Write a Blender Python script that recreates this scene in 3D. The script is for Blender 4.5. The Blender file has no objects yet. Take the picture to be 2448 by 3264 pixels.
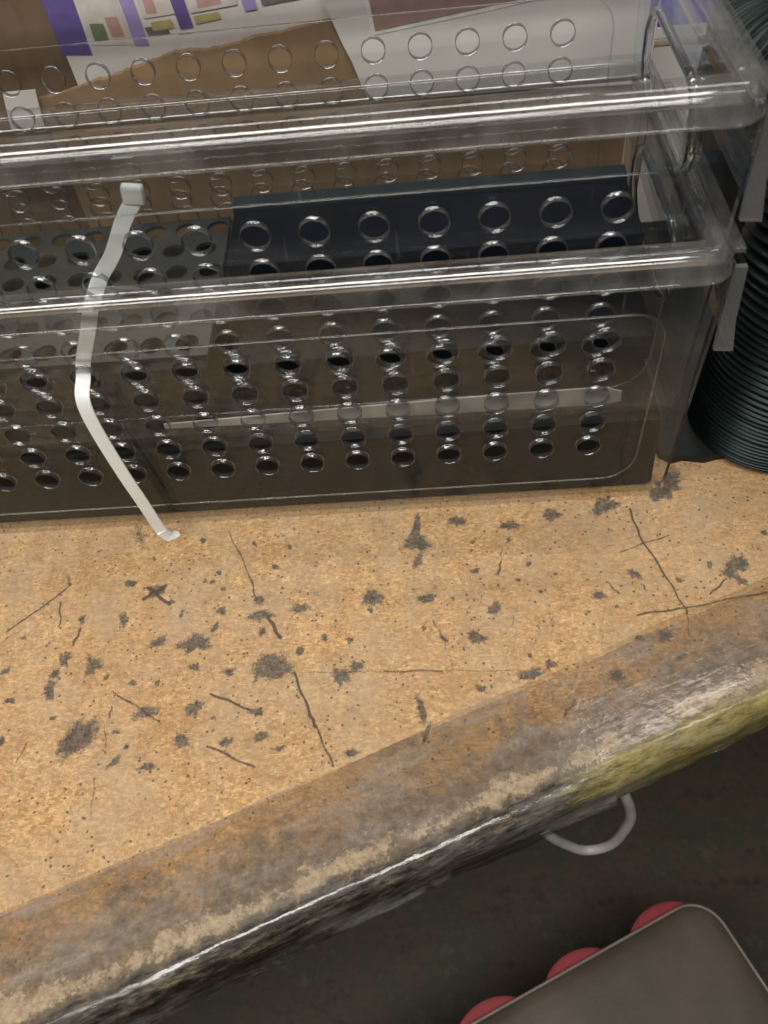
import bpy, bmesh, math, random
import numpy as np
from mathutils import Vector, Matrix, noise

random.seed(7)
rng = np.random.default_rng(7)
scene = bpy.context.scene
COL = scene.collection

# ------------------------------------------------------------------ camera
RM = ((0.99640, -0.01000, -0.08400), (-0.05920, -0.79190, -0.60770), (-0.06040, 0.61050, -0.78970))
right = Vector(RM[0]).normalized()
fwd = Vector(RM[2]).normalized()
up = right.cross(fwd).normalized()
right = fwd.cross(up).normalized()
cam_data = bpy.data.cameras.new('camera')
cam = bpy.data.objects.new('camera', cam_data)
COL.objects.link(cam)
m = Matrix((right, up, -fwd)).transposed().to_4x4()
m.translation = Vector((-0.0809, -0.2916, 0.3787))
cam.matrix_world = m
cam_data.sensor_fit = 'VERTICAL'
cam_data.sensor_height = 36.0
cam_data.lens = 36.0 * 2690.4 / 3264.0
cam_data.clip_start = 0.01
cam_data.clip_end = 50
cam_data.dof.use_dof = True
cam_data.dof.focus_distance = 0.43
cam_data.dof.aperture_fstop = 11.0
scene.camera = cam

# ------------------------------------------------------------------ world and lamps
world = bpy.data.worlds.new('World')
scene.world = world
world.use_nodes = True
bg = world.node_tree.nodes['Background']
bg.inputs[0].default_value = (1.0, 0.97, 0.94, 1)
bg.inputs[1].default_value = 0.055

def tube_lamp(name, loc, size, power, rot=(0, 0, 0), col=(1.0, 0.96, 0.90)):
    d = bpy.data.lights.new(name, 'AREA')
    d.shape = 'RECTANGLE'; d.size, d.size_y = size
    d.energy = power; d.color = col
    o = bpy.data.objects.new(name, d); COL.objects.link(o)
    o.location = loc; o.rotation_euler = rot
    return o
tube_lamp('ceiling_panel_lamp', (-0.60, -0.72, 1.45), (2.2, 0.34), 40)
tube_lamp('ceiling_panel_lamp', (0.75, 0.58, 2.0), (0.75, 0.30), 6)
tube_lamp('ceiling_panel_lamp', (-0.45, 1.45, 2.0), (1.7, 0.30), 26)

vs = scene.view_settings
vs.view_transform = 'Standard'; vs.look = 'None'; vs.exposure = 0.0; vs.gamma = 1.0
vs.use_curve_mapping = False
cy = scene.cycles
cy.max_bounces = 18; cy.transparent_max_bounces = 48
cy.transmission_bounces = 14; cy.glossy_bounces = 8; cy.diffuse_bounces = 3
cy.sample_clamp_indirect = 6.0; cy.sample_clamp_direct = 0.0
cy.use_denoising = True
try: cy.denoiser = 'OPENIMAGEDENOISE'
except Exception: pass
cy.blur_glossy = 0.3
cy.use_adaptive_sampling = False

# ------------------------------------------------------------------ helpers
def lin(r, g, b):
    f = lambda c: (c/12.92 if c <= 0.04045 else ((c+0.055)/1.055)**2.4)
    return (f(r/255), f(g/255), f(b/255), 1)

def tag(o, label, cat, group=None):
    o['label'] = label; o['category'] = cat
    if group: o['group'] = group
    return o

def empty(name, loc=(0, 0, 0)):
    o = bpy.data.objects.new(name, None); COL.objects.link(o); o.location = loc
    o.empty_display_size = 0.02
    return o

def mesh_obj(name, verts, faces, mats, parent=None, smooth=False, midx=None):
    me = bpy.data.meshes.new(name)
    me.from_pydata([tuple(v) for v in verts], [], [tuple(f) for f in faces])
    for mt in (mats if isinstance(mats, (list, tuple)) else [mats]): me.materials.append(mt)
    if midx is not None: me.polygons.foreach_set('material_index', midx)
    if smooth is True: me.polygons.foreach_set('use_smooth', [True]*len(me.polygons))
    elif smooth: me.polygons.foreach_set('use_smooth', list(smooth))
    me.update()
    o = bpy.data.objects.new(name, me); COL.objects.link(o)
    if parent is not None: o.parent = parent
    return o

def fix_normals(o):
    bm = bmesh.new(); bm.from_mesh(o.data)
    bmesh.ops.recalc_face_normals(bm, faces=bm.faces[:])
    bm.to_mesh(o.data); bm.free(); o.data.update()
    return o

def box_mesh(lo, hi, bev=0.0, seg=2):
    bm = bmesh.new(); bmesh.ops.create_cube(bm, size=1.0)
    for v in bm.verts:
        v.co = Vector([(lo[i]+hi[i])/2 + v.co[i]*(hi[i]-lo[i]) for i in range(3)])
    if bev: bmesh.ops.bevel(bm, geom=bm.edges[:]+bm.verts[:], offset=bev, segments=seg, affect='EDGES', profile=0.6)
    return bm

def bm_obj(name, bm, mats, parent=None, smooth=False):
    bmesh.ops.recalc_face_normals(bm, faces=bm.faces[:])
    me = bpy.data.meshes.new(name); bm.to_mesh(me); bm.free()
    for mt in (mats if isinstance(mats, (list, tuple)) else [mats]): me.materials.append(mt)
    if smooth: me.polygons.foreach_set('use_smooth', [True]*len(me.polygons))
    o = bpy.data.objects.new(name, me); COL.objects.link(o)
    if parent is not None: o.parent = parent
    return o

def smooth_path(pts, n):
    """Catmull-Rom through pts, n samples"""
    P = [np.array(p, float) for p in pts]
    P = [2*P[0]-P[1]] + P + [2*P[-1]-P[-2]]
    out = []
    segs = len(P)-3
    for k in range(n):
        f = k/(n-1)*segs; i = min(int(f), segs-1); u = f-i
        a, b, c, d = P[i:i+4]
        out.append(0.5*((2*b)+(-a+c)*u+(2*a-5*b+4*c-d)*u*u+(-a+3*b-3*c+d)*u**3))
    return out

def tube(name, path, rad, mat, parent=None, seg=12, closed=False):
    """rad: number or list; round tube along a path"""
    n = len(path); V = []; F = []
    path = [Vector(p) for p in path]
    ref = Vector((0.13, 0.27, 0.95)).normalized()
    for i, p in enumerate(path):
        if closed: tg = (path[(i+1) % n]-path[i-1]).normalized()
        else: tg = (path[min(i+1, n-1)]-path[max(i-1, 0)]).normalized()
        s = tg.cross(ref)
        if s.length < 1e-4: s = tg.cross(Vector((1, 0, 0)))
        s.normalize(); b = s.cross(tg).normalized()
        r = rad[i] if hasattr(rad, '__len__') else rad
        for k in range(seg):
            a = 2*math.pi*k/seg
            V.append(p + r*(math.cos(a)*s+math.sin(a)*b))
    for i in range(n if closed else n-1):
        j = (i+1) % n
        for k in range(seg):
            l = (k+1) % seg
            F.append((i*seg+k, i*seg+l, j*seg+l, j*seg+k))
    if not closed:
        F.append(tuple(range(seg))[::-1]); F.append(tuple((n-1)*seg+k for k in range(seg)))
    o = mesh_obj(name, V, F, mat, parent, smooth=True)
    return fix_normals(o)

# ------------------------------------------------------------------ node helpers
class NT:
    def __init__(self, name):
        self.mat = bpy.data.materials.new(name); self.mat.use_nodes = True
        self.t = self.mat.node_tree; self.t.nodes.clear()
        self.out = self.t.nodes.new('ShaderNodeOutputMaterial')
    def n(self, typ, **kw):
        nd = self.t.nodes.new('ShaderNode'+typ)
        for k, v in kw.items():
            if hasattr(nd, k) and k not in ('inputs',): setattr(nd, k, v)
        return nd
    def link(self, a, b): self.t.links.new(a, b)
    def set(self, nd, key, val):
        s = nd.inputs[key]
        if isinstance(val, bpy.types.NodeSocket): self.link(val, s)
        else: s.default_value = val
    def math(self, op, a, b=0.5, c=None, clamp=False):
        nd = self.n('Math', operation=op); nd.use_clamp = clamp
        self.set(nd, 0, a); self.set(nd, 1, b)
        if c is not None: self.set(nd, 2, c)
        return nd.outputs[0]
    def noise(self, vec, scale, detail=3, rough=0.55, dist=0.0):
        nd = self.n('TexNoise'); self.set(nd, 'Vector', vec)
        nd.inputs['Scale'].default_value = scale; nd.inputs['Detail'].default_value = detail
        nd.inputs['Roughness'].default_value = rough; nd.inputs['Distortion'].default_value = dist
        return nd.outputs['Fac']
    def ramp(self, fac, stops, interp='LINEAR'):
        nd = self.n('ValToRGB'); self.link(fac, nd.inputs[0]); nd.color_ramp.interpolation = interp
        el = nd.color_ramp.elements
        while len(el) < len(stops): el.new(0.5)
        for e, (p, c) in zip(el, stops):
            e.position = p; e.color = c if hasattr(c, '__len__') else (c, c, c, 1)
        return nd.outputs[0]
    def mix(self, fac, a, b, mode='MIX'):
        nd = self.n('Mix', data_type='RGBA', blend_type=mode)
        self.set(nd, 0, fac); self.set(nd, 6, a); self.set(nd, 7, b)
        return nd.outputs[2]
    def coords(self, scale=(1, 1, 1), rot=(0, 0, 0), loc=(0, 0, 0)):
        tc = self.n('TexCoord'); mp = self.n('Mapping')
        self.link(tc.outputs['Object'], mp.inputs[0])
        mp.inputs['Scale'].default_value = scale; mp.inputs['Rotation'].default_value = rot; mp.inputs['Location'].default_value = loc
        return mp.outputs[0]
    def pbsdf(self, color, rough=0.5, **kw):
        p = self.n('BsdfPrincipled')
        self.set(p, 'Base Color', color); self.set(p, 'Roughness', rough)
        for k, v in kw.items(): self.set(p, k, v)
        return p
    def bump(self, h, strength=0.3, dist=0.001):
        b = self.n('Bump'); b.inputs['Strength'].default_value = strength; b.inputs['Distance'].default_value = dist
        self.link(h, b.inputs['Height']); return b.outputs[0]
    def done(self, shader):
        self.link(shader.outputs[0] if hasattr(shader, 'outputs') else shader, self.out.inputs[0]); return self.mat

def simple_mat(name, col, rough=0.5, var=0.15, scale=60, bump=0.0, bscale=400, **kw):
    t = NT(name); co = t.coords()
    f = t.noise(co, scale, 4)
    dark = tuple(c*(1-var) for c in col[:3])+(1,); lite = tuple(min(1, c*(1+var)) for c in col[:3])+(1,)
    c = t.ramp(f, [(0.3, dark), (0.7, lite)])
    p = t.pbsdf(c, rough, **kw)
    if bump: t.link(t.bump(t.noise(co, bscale, 3), bump, 0.0006), p.inputs['Normal'])
    return t.done(p)

# clear plastic: thin walls pass light straight through and mirror by facing angle
def clear_plastic(name, tint=(0.962, 0.961, 0.957), rough=0.03, haze=0.0, f0=0.031, scr=0.0, even=False, gloss=(0.74, 0.84, 0.95)):
    t = NT(name)
    lw = t.n('LayerWeight'); lw.inputs['Blend'].default_value = 0.5
    p5 = t.math('POWER', lw.outputs['Facing'], 5.0)
    fr = t.math('MULTIPLY_ADD', p5, 1-f0, f0)
    tr = t.n('BsdfTransparent'); tr.inputs[0].default_value = tint+(1,)
    gl = t.n('BsdfGlossy'); gl.inputs['Color'].default_value = gloss+(1,); gl.inputs['Roughness'].default_value = rough
    co = t.coords()
    wob = t.noise(co, 22, 2)
    t.link(t.bump(wob, 0.12, 0.004), gl.inputs['Normal'])
    mx = t.n('MixShader'); t.link(fr, mx.inputs[0]); t.link(tr.outputs[0], mx.inputs[1]); t.link(gl.outputs[0], mx.inputs[2])
    last = mx
    if haze:
        df = t.n('BsdfDiffuse'); df.inputs[0].default_value = (0.75, 0.76, 0.74, 1)
        sm = t.noise(co, 35, 5, 0.65)
        scv = t.coords(scale=(1, 1, 0.08), rot=(0.3, 0.5, 0))
        sc = t.math('GREATER_THAN', t.noise(scv, 420, 2), 0.735)
        hz = t.math('MULTIPLY', t.ramp(sm, [(0.42, 0.85 if even else 0.15), (0.72, 1.0)]), haze)
        hz = t.math('ADD', hz, t.math('MULTIPLY', sc, scr), clamp=True)
        m2 = t.n('MixShader'); t.link(hz, m2.inputs[0]); t.link(last.outputs[0], m2.inputs[1]); t.link(df.outputs[0], m2.inputs[2])
        last = m2
    return t.done(last)

def hole_plastic(name):
    t = NT(name)
    lw = t.n('LayerWeight'); lw.inputs['Blend'].default_value = 0.5
    fr = t.math('MULTIPLY_ADD', t.math('POWER', lw.outputs['Facing'], 4.0), 0.62, 0.34)
    ge = t.n('NewGeometry'); fr = t.math('MULTIPLY', fr, t.math('MULTIPLY_ADD', ge.outputs['Backfacing'], -0.45, 1.0))
    tr = t.n('BsdfTransparent'); tr.inputs[0].default_value = (0.42, 0.42, 0.42, 1)
    gl = t.n('BsdfGlossy'); gl.inputs['Roughness'].default_value = 0.08
    t.link(t.bump(t.noise(t.coords(), 520, 2), 0.30, 0.001), gl.inputs['Normal'])
    mx = t.n('MixShader'); t.link(fr, mx.inputs[0]); t.link(tr.outputs[0], mx.inputs[1]); t.link(gl.outputs[0], mx.inputs[2])
    df = t.n('BsdfDiffuse'); df.inputs[0].default_value = (0.75, 0.78, 0.80, 1)
    m2 = t.n('MixShader'); m2.inputs[0].default_value = 0.025; t.link(mx.outputs[0], m2.inputs[1]); t.link(df.outputs[0], m2.inputs[2])
    return t.done(m2)

def glass(name, col=(0.95, 0.965, 0.96), rough=0.02, ior=1.49, haze=0.0):
    t = NT(name)
    g = t.n('BsdfGlass'); g.inputs['Color'].default_value = col+(1,); g.inputs['Roughness'].default_value = rough; g.inputs['IOR'].default_value = ior
    co = t.coords()
    t.link(t.bump(t.noise(co, 60, 2), 0.03, 0.002), g.inputs['Normal'])
    if haze:
        df = t.n('BsdfDiffuse'); df.inputs[0].default_value = (0.8, 0.8, 0.8, 1)
        mx = t.n('MixShader'); mx.inputs[0].default_value = haze
        t.link(g.outputs[0], mx.inputs[1]); t.link(df.outputs[0], mx.inputs[2]); g = mx
    return t.done(g)

# ------------------------------------------------------------------ materials
PLASTIC = clear_plastic('clear_plastic_wall', haze=0.007, scr=0.05)
PLASTIC_EDGE = glass('clear_plastic_edge')
PLASTIC_RIM = clear_plastic('clear_plastic_rim', tint=(0.91, 0.91, 0.91), rough=0.06, haze=0.085, f0=0.075, gloss=(1.0, 1.0, 1.0))
PLASTIC_HOLE = hole_plastic('clear_plastic_hole_wall')
PLASTIC_HAZY = clear_plastic('hazy_plastic_flap', tint=(0.60, 0.60, 0.60), rough=0.25, haze=0.13, even=True)

# ------------------------------------------------------------------ floor
def floor_material():
    t = NT('dark_workshop_floor'); co = t.coords()
    a = t.noise(co, 16, 10, 0.82); b = t.noise(t.coords(scale=(1, 9, 1), rot=(0, 0, 0.9)), 14, 5, 0.65)
    c1 = t.ramp(a, [(0.36, lin(24, 28, 24)), (0.47, lin(84, 62, 46)), (0.54, lin(46, 58, 38)), (0.64, lin(104, 84, 64))])
    c = t.mix(t.math('MULTIPLY', b, 0.6), c1, lin(34, 30, 27))
    p = t.pbsdf(c, 0.6)
    t.link(t.bump(a, 0.3, 0.004), p.inputs['Normal'])
    return t.done(p)
FLOOR_Z = -0.75
fl = mesh_obj('floor', [(-4, -4, FLOOR_Z), (4, -4, FLOOR_Z), (4, 4, FLOOR_Z), (-4, 4, FLOOR_Z)], [(0, 1, 2, 3)], floor_material())
fl['kind'] = 'structure'

# ------------------------------------------------------------------ workbench board
TH = math.radians(21.9)
EU = np.array([math.cos(TH), math.sin(TH)]); EN = np.array([-math.sin(TH), math.cos(TH)])
P0 = np.array([0.0759, -0.1247])
BTH = 0.030
STAINS = [[-249.0,-7.9,4.4,4.7,1],[-249.3,-38.1,3.3,2.3,1],[-235.4,-44.2,4.7,3.9,1],[-307.8,-37.4,3.8,3.5,0.8],[-249.8,-60.8,2.6,4.4,0.8],[-272.9,-59.4,1.8,3.7,0.7],[-277.3,-82.0,3.5,4.2,0.9],[-281.0,-100.1,3.4,5.0,0.9],[-280.6,-91.7,3.1,2.7,0.7],[-261.5,-86.8,4.9,5.7,0.6],[-228.0,-75.2,4.0,3.9,0.65],[-208.0,-77.7,8.1,5.4,0.9],[-196.8,-58.2,2.8,2.9,0.7],[-199.3,-68.6,1.7,3.5,0.7],[-176.5,-62.3,7.2,3.1,0.9],[-174.4,-72.8,2.4,2.5,0.8],[-177.8,-53.7,3.1,3.2,0.6],[-165.8,-91.9,9.5,8.0,0.9],[-173.5,-92.2,1.4,9.3,1],[-155.1,-59.4,5.2,2.8,0.8],[-116.5,-55.3,5.5,5.0,1],[-117.7,-63.0,1.9,1.4,0.9],[-153.4,-85.4,2.1,2.6,0.9],[-141.6,-77.8,1.9,2.2,0.8],[-127.8,-80.0,1.8,1.6,0.8],[-132.7,-100.7,5.2,5.0,0.65],[-124.7,-94.8,5.2,2.8,0.6],[-261.4,-126.8,9.6,9.6,0.75],[-204.7,-113.2,4.4,3.9,1],[-173.2,-116.6,4.0,2.2,0.8],[-230.1,-114.4,7.0,3.5,0.6],[-238.1,-98.4,2.4,1.8,0.8],[-252.9,-94.5,1.7,1.6,0.9],[-209.3,-130.3,4.0,4.5,0.6],[-186.0,-131.9,3.2,2.6,0.8],[-171.0,-129.7,3.6,2.6,0.9],[-207.5,-91.0,3.0,2.4,0.7],[-189.3,-94.6,3.6,2.9,0.5],[-169.9,-32.7,2.6,1.8,0.8],[-201.3,-34.1,1.6,1.5,0.9],[-197.6,-45.1,1.5,1.2,0.9],[-212.5,-11.3,1.9,2.0,0.8],[-302.3,-69.0,1.5,1.5,0.8],[-223.2,-142.2,4.5,2.1,0.7],[-240.4,-139.8,2.8,2.9,0.6],[-127.5,-140.1,3.8,2.2,0.7],[-160.6,-135.9,2.0,1.4,0.9],[-307.2,-88.4,2.5,2.1,0.8],[-300.3,-104.8,2.7,1.6,0.8],[-298.8,-125.7,1.7,2.5,0.8],[-275.6,-115.3,1.7,1.5,0.8],[-208.5,-39.2,1.6,1.2,0.9],[-204.5,-39.9,1.8,1.2,0.9],[-239.5,-22.3,1.3,1.3,0.9],[-225.3,-51.5,1.8,1.5,0.8],[-218.6,-59.1,1.3,3.2,0.6],[-225.5,-99.1,1.7,2.3,0.6],[-235.7,-132.0,1.4,1.7,0.7],[-194.2,-119.2,1.6,1.2,0.7],[-182.9,-16.2,1.3,2.2,0.6],[-163.0,-19.2,1.6,2.2,0.6],[-242.3,-124.1,2.3,1.2,0.6],[-92.2,-21.8,6.4,6.2,1],[-91.8,-10.7,2.6,8.0,0.9],[-91.3,-32.6,2.8,4.5,0.8],[-40.0,-12.8,7.0,2.9,0.7],[-68.5,-8.4,5.8,3.2,0.8],[-16.9,-10.5,2.5,1.9,1],[-61.2,-23.2,1.5,1.2,0.9],[-62.2,-28.8,1.2,1.2,1],[-86.7,-57.6,4.4,2.8,1],[-53.7,-66.6,3.5,3.6,0.9],[-61.4,-42.1,3.1,1.8,0.8],[-32.9,-39.6,1.8,1.5,1],[-19.8,-46.8,1.4,0.9,1],[-28.9,-57.2,1.2,1.1,1],[-39.5,-49.4,1.4,0.9,1],[1.4,-61.2,3.3,3.1,0.7],[20.7,-49.0,3.3,3.2,0.7],[42.6,-54.7,2.6,1.4,0.8],[73.4,-46.7,7.0,5.1,0.8],[68.5,-52.1,2.9,3.6,0.8],[73.1,-56.7,2.5,3.6,1],[60.4,-46.5,1.6,2.9,0.6],[-63.8,-81.9,4.9,3.7,0.9],[-89.9,-75.4,1.4,1.6,0.9],[-80.4,-82.2,1.6,2.1,0.9],[-70.7,-88.7,0.9,1.0,1],[-38.5,-93.7,1.1,1.3,0.8],[-38.5,-103.7,6.7,3.0,0.9],[-29.0,-99.3,3.6,2.3,0.9],[-64.3,-110.4,2.4,2.2,0.9],[-92.8,-121.0,2.0,8.2,0.8],[-91.6,-132.7,1.5,6.8,0.7],[29.4,-86.5,5.0,4.6,0.45],[16.4,-87.1,2.5,1.8,0.7],[1.4,-107.7,3.8,4.9,0.5],[92.7,-27.9,2.4,1.9,0.7],[8.3,-68.6,1.2,1.1,0.9],[-6.0,-70.5,1.2,0.8,0.7],[-74.1,-58.7,1.0,1.4,0.7],[-41.7,-23.0,1.3,1.9,0.7],[13.9,-3.6,6.0,6.9,1],[-17.2,-7.3,4.4,4.0,1],[48.4,6.6,7.3,9.7,1.2],[41.6,0.0,2.9,2.6,1.1]]
CUTS = [[-313.0,-64.9,-269.3,-23.0,0.55,0.8],[-248.1,-102.4,-221.1,-119.7,0.6,0.8],[-197.4,-106.2,-176.7,-115.8,0.8,1],[-195.9,-133.2,-172.0,-144.9,0.8,0.9],[-198.4,-6.3,-183.7,-37.1,0.5,0.7],[-183.7,-37.1,-178.5,-53.6,0.6,0.8],[-171.4,-64.0,-164.5,-76.8,1.2,1],[-156.1,-97.0,-146.9,-119.6,0.9,0.9],[-146.9,-119.6,-143.8,-126.2,1.2,0.9],[-143.8,-126.2,-134.9,-145.9,0.7,0.8],[-149.1,-97.1,-110.9,-98.8,0.35,0.6],[-287.7,-47.6,-284.3,-62.3,0.8,0.8],[-247.1,-117.3,-246.6,-110.6,0.6,0.7],[-285.5,-127.4,-288.6,-137.7,0.9,0.6],[-272.3,-65.1,-274.6,-74.7,1.2,0.8],[-275.6,-78.7,-280.9,-93.0,1.0,0.5],[-248.7,-120.8,-245.4,-131.6,0.4,0.6],[-241.1,-48.3,-230.1,-40.8,1.4,0.9],[-239.8,-41.0,-226.4,-52.9,1.4,0.9],[-160.3,-66.1,-155.7,-60.7,0.4,0.6],[26.2,-6.5,28.2,-25.6,0.7,0.9],[28.2,-25.6,37.4,-54.4,0.8,0.9],[37.4,-54.4,42.4,-74.1,0.7,0.8],[42.4,-74.1,40.5,-87.2,0.7,0.6],[17.8,-73.7,40.7,-71.5,0.6,0.9],[40.7,-71.5,84.8,-64.4,0.7,0.8],[16.0,-35.1,43.4,-25.9,0.45,0.7],[66.4,-55.5,56.2,-64.0,0.5,0.8],[5.7,-53.0,10.8,-60.9,0.7,0.8],[-49.4,-45.1,-47.4,-37.1,0.7,0.9],[-47.4,-37.1,-45.9,-28.1,0.35,0.6],[-85.5,-70.5,-80.7,-81.6,0.4,0.7],[-80.7,-81.6,-77.0,-97.3,0.4,0.6],[-110.9,-98.7,-82.2,-99.6,0.5,0.8],[-82.2,-99.6,-47.3,-101.7,0.35,0.6],[-26.0,-126.0,-19.4,-118.1,1.0,0.7],[23.6,-55.6,25.1,-59.9,0.7,0.8],[-52.4,-58.6,-49.4,-51.7,0.35,0.5],[-45.6,-79.6,-44.0,-70.2,0.3,0.5],[-25.9,-75.4,-19.0,-67.6,0.5,0.5],[10.7,-90.0,14.0,-102.2,0.8,0.5]]

for _ in range(60):      # faint random knife scratches
    _x, _y, _a, _l = rng.uniform(-330, 110), rng.uniform(-230, 10), rng.uniform(0, 3.14), rng.uniform(4, 26)
    CUTS.append([_x, _y, _x+_l*math.cos(_a), _y+_l*math.sin(_a), 0.5, rng.uniform(0.40, 0.58)])

def bench_xy(u, w):
    return P0[0]+EU[0]*u+EN[0]*w, P0[1]+EU[1]*u+EN[1]*w

def bench_material():
    t = NT('worn_hardboard_bench')
    at = lambda nm: [setattr(x := t.n('Attribute'), 'attribute_name', nm), x][1].outputs['Fac']
    st, cut, ew = at('stain'), at('cut'), at('edge_w')
    co = t.coords()
    big = t.noise(co, 9, 4, 0.6); mid = t.noise(co, 70, 5, 0.65); fine = t.noise(co, 520, 3, 0.6)
    f1 = t.noise(t.coords(scale=(1, 5, 1), rot=(0, 0, 0.5)), 210, 2, 0.5, 1.6)
    f2 = t.noise(t.coords(scale=(5, 1, 1), rot=(0, 0, 0.3), loc=(3, 1, 0)), 190, 2, 0.5, 1.6)
    f3 = t.noise(t.coords(scale=(1, 6, 1), rot=(0, 0, -0.9), loc=(7, 2, 0)), 180, 2, 0.5, 1.6)
    def flakes(scale, rz, sy, lo, hi, off):
        v = t.n('TexVoronoi'); t.link(t.coords(scale=(1, sy, 1), rot=(0, 0, rz), loc=(off, off, 0)), v.inputs['Vector']); v.inputs['Scale'].default_value = scale
        s_ = t.n('SeparateColor'); t.link(v.outputs['Color'], s_.inputs[0])
        return t.ramp(s_.outputs[0], [(0.0, lo), (0.55, 1.0), (1.0, hi)])
    base = t.ramp(mid, [(0.28, (0.39, 0.210, 0.084, 1)), (0.5, (0.52, 0.308, 0.132, 1)), (0.72, (0.63, 0.405, 0.195, 1))])
    base = t.mix(0.9, base, flakes(430, 0.6, 1.7, 0.72, 1.24, 0.0), 'MULTIPLY')
    base = t.mix(0.8, base, flakes(600, -0.7, 1.6, 0.72, 1.24, 3.0), 'MULTIPLY')
    base = t.mix(t.ramp(fine, [(0.42, 0.0), (0.72, 0.55)]), base, (0.25, 0.135, 0.055, 1))
    base = t.mix(t.ramp(f1, [(0.60, 0.0), (0.70, 0.75)]), base, (0.76, 0.56, 0.32, 1))
    base = t.mix(t.ramp(f2, [(0.62, 0.0), (0.72, 0.75)]), base, (0.70, 0.50, 0.28, 1))
    base = t.mix(t.ramp(f3, [(0.62, 0.0), (0.74, 0.7)]), base, (0.20, 0.11, 0.05, 1))
    # grey grime film in patches
    grime = t.ramp(t.noise(co, 22, 6, 0.75), [(0.40, 0.0), (0.66, 0.60)])
    base = t.mix(grime, base, (0.42, 0.325, 0.225, 1))
    base = t.mix(t.ramp(big, [(0.40, 0.0), (0.70, 0.45)]), base, (0.33, 0.21, 0.11, 1))
    # small dark specks everywhere
    vo = t.n('TexVoronoi'); t.link(co, vo.inputs['Vector']); vo.inputs['Scale'].default_value = 230
    spk = t.math('LESS_THAN', t.math('ADD', vo.outputs['Distance'], t.math('MULTIPLY', t.noise(co, 700, 2), 0.34)), 0.325)
    spk = t.math('MULTIPLY', spk, t.ramp(t.noise(co, 40, 3), [(0.40, 0.0), (0.50, 0.8)]))
    base = t.mix(spk, base, (0.075, 0.055, 0.042, 1))
    # black rubber marks and knife cuts
    n1 = t.noise(co, 300, 5, 0.8); n2 = t.noise(co, 900, 2)
    sm = t.math('ADD', st, t.math('MULTIPLY_ADD', n1, 1.35, -0.68))
    sm = t.math('ADD', sm, t.math('MULTIPLY_ADD', n2, 0.8, -0.40))
    smk = t.ramp(sm, [(0.20, 0.0), (0.55, 1.0)])
    smk = t.math('MULTIPLY', smk, t.ramp(t.noise(co, 620, 4, 0.75), [(0.34, 0.60), (0.54, 1.0)]))
    scol = t.ramp(t.noise(co, 240, 3), [(0.35, (0.045, 0.042, 0.037, 1)), (0.65, (0.120, 0.106, 0.086, 1))])
    base = t.mix(t.math('MULTIPLY', smk, 0.95), base, scol)
    ct = t.math('ADD', cut, t.math('MULTIPLY_ADD', n1, 0.9, -0.45))
    base = t.mix(t.ramp(ct, [(0.36, 0.0), (0.66, 0.92)]), base, (0.070, 0.054, 0.042, 1))
    # the band under the tape: soaked, darker, with grey dirt
    band = t.math('LESS_THAN', ew, t.math('MULTIPLY_ADD', t.noise(co, 12, 1), 0.006, 0.054))
    b1 = t.noise(co, 120, 9, 0.85, 0.3); b2 = t.noise(co, 24, 4, 0.6)
    grow = t.ramp(ew, [(0.012, 0.20), (0.050, -0.06)])
    dsel = t.math('ADD', t.math('ADD', t.math('MULTIPLY', b1, 0.6), t.math('MULTIPLY', b2, 0.4)), grow)
    greys = t.ramp(t.noise(co, 170, 5, 0.75), [(0.35, (0.080, 0.068, 0.056, 1)), (0.55, (0.17, 0.145, 0.12, 1)), (0.72, (0.34, 0.30, 0.25, 1))])
    soak = t.mix(0.85, base, (0.78, 0.73, 0.68, 1), 'MULTIPLY')
    soak = t.mix(t.ramp(dsel, [(0.47, 0.0), (0.62, 0.82)]), soak, greys)
    base = t.mix(band, base, soak)
    chip = t.math('ADD', t.math('MULTIPLY', t.noise(co, 120, 8, 0.82), 0.75), t.ramp(ew, [(0.010, 0.08), (0.0150, 0.25), (0.023, 0.12), (0.034, 0.0)]))
    chip = t.math('ADD', chip, t.math('MULTIPLY_ADD', t.noise(co, 20, 4, 0.6), 0.5, -0.27))
    cream = t.ramp(t.noise(co, 330, 6, 0.8), [(0.35, (0.26, 0.19, 0.12, 1)), (0.6, (0.52, 0.41, 0.28, 1))])
    base = t.mix(t.ramp(chip, [(0.52, 0.0), (0.56, 0.92)]), base, cream)
    # front face: black scuffs running along the edge, bare yellowish lip toward one end
    sx = t.n('SeparateXYZ'); tc = t.n('TexCoord'); t.link(tc.outputs['Object'], sx.inputs[0])
    face = t.ramp(t.math('ADD', t.math('MULTIPLY', ew, 30.0), t.math('MULTIPLY', t.noise(co, 60, 4, 0.7), 0.35)), [(0.44, 1.0), (0.58, 0.0)])
    al = t.coords(rot=(0, 0, -TH)); mp = t.n('Mapping'); t.link(al, mp.inputs[0]); mp.inputs['Scale'].default_value = (0.24, 1, 1)
    s1 = t.noise(mp.outputs[0], 330, 8, 0.8)
    fcol = t.ramp(s1, [(0.42, (0.012, 0.010, 0.008, 1)), (0.52, (0.05, 0.040, 0.030, 1)), (0.59, (0.13, 0.105, 0.075, 1)), (0.70, (0.36, 0.29, 0.20, 1))])
    yel = t.ramp(s1, [(0.34, (0.05, 0.042, 0.015, 1)), (0.46, (0.24, 0.20, 0.065, 1)), (0.62, (0.40, 0.34, 0.14, 1))])
    eu = at('edge_u')
    fcol = t.mix(t.ramp(t.math('ADD', t.math('MULTIPLY_ADD', eu, 6.0, 1.05), t.math('MULTIPLY', s1, 0.35)), [(0.50, 0.0), (0.72, 1.0)]), fcol, yel)
    base = t.mix(face, base, fcol)
    p = t.pbsdf(base, 0.42, **{'Specular IOR Level': 0.25})
    t.link(t.ramp(mid, [(0.3, 0.42), (0.7, 0.60)]), p.inputs['Roughness'])
    h = t.math('ADD', t.math('MULTIPLY', fine, 0.5), t.math('MULTIPLY', mid, 0.5))
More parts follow.
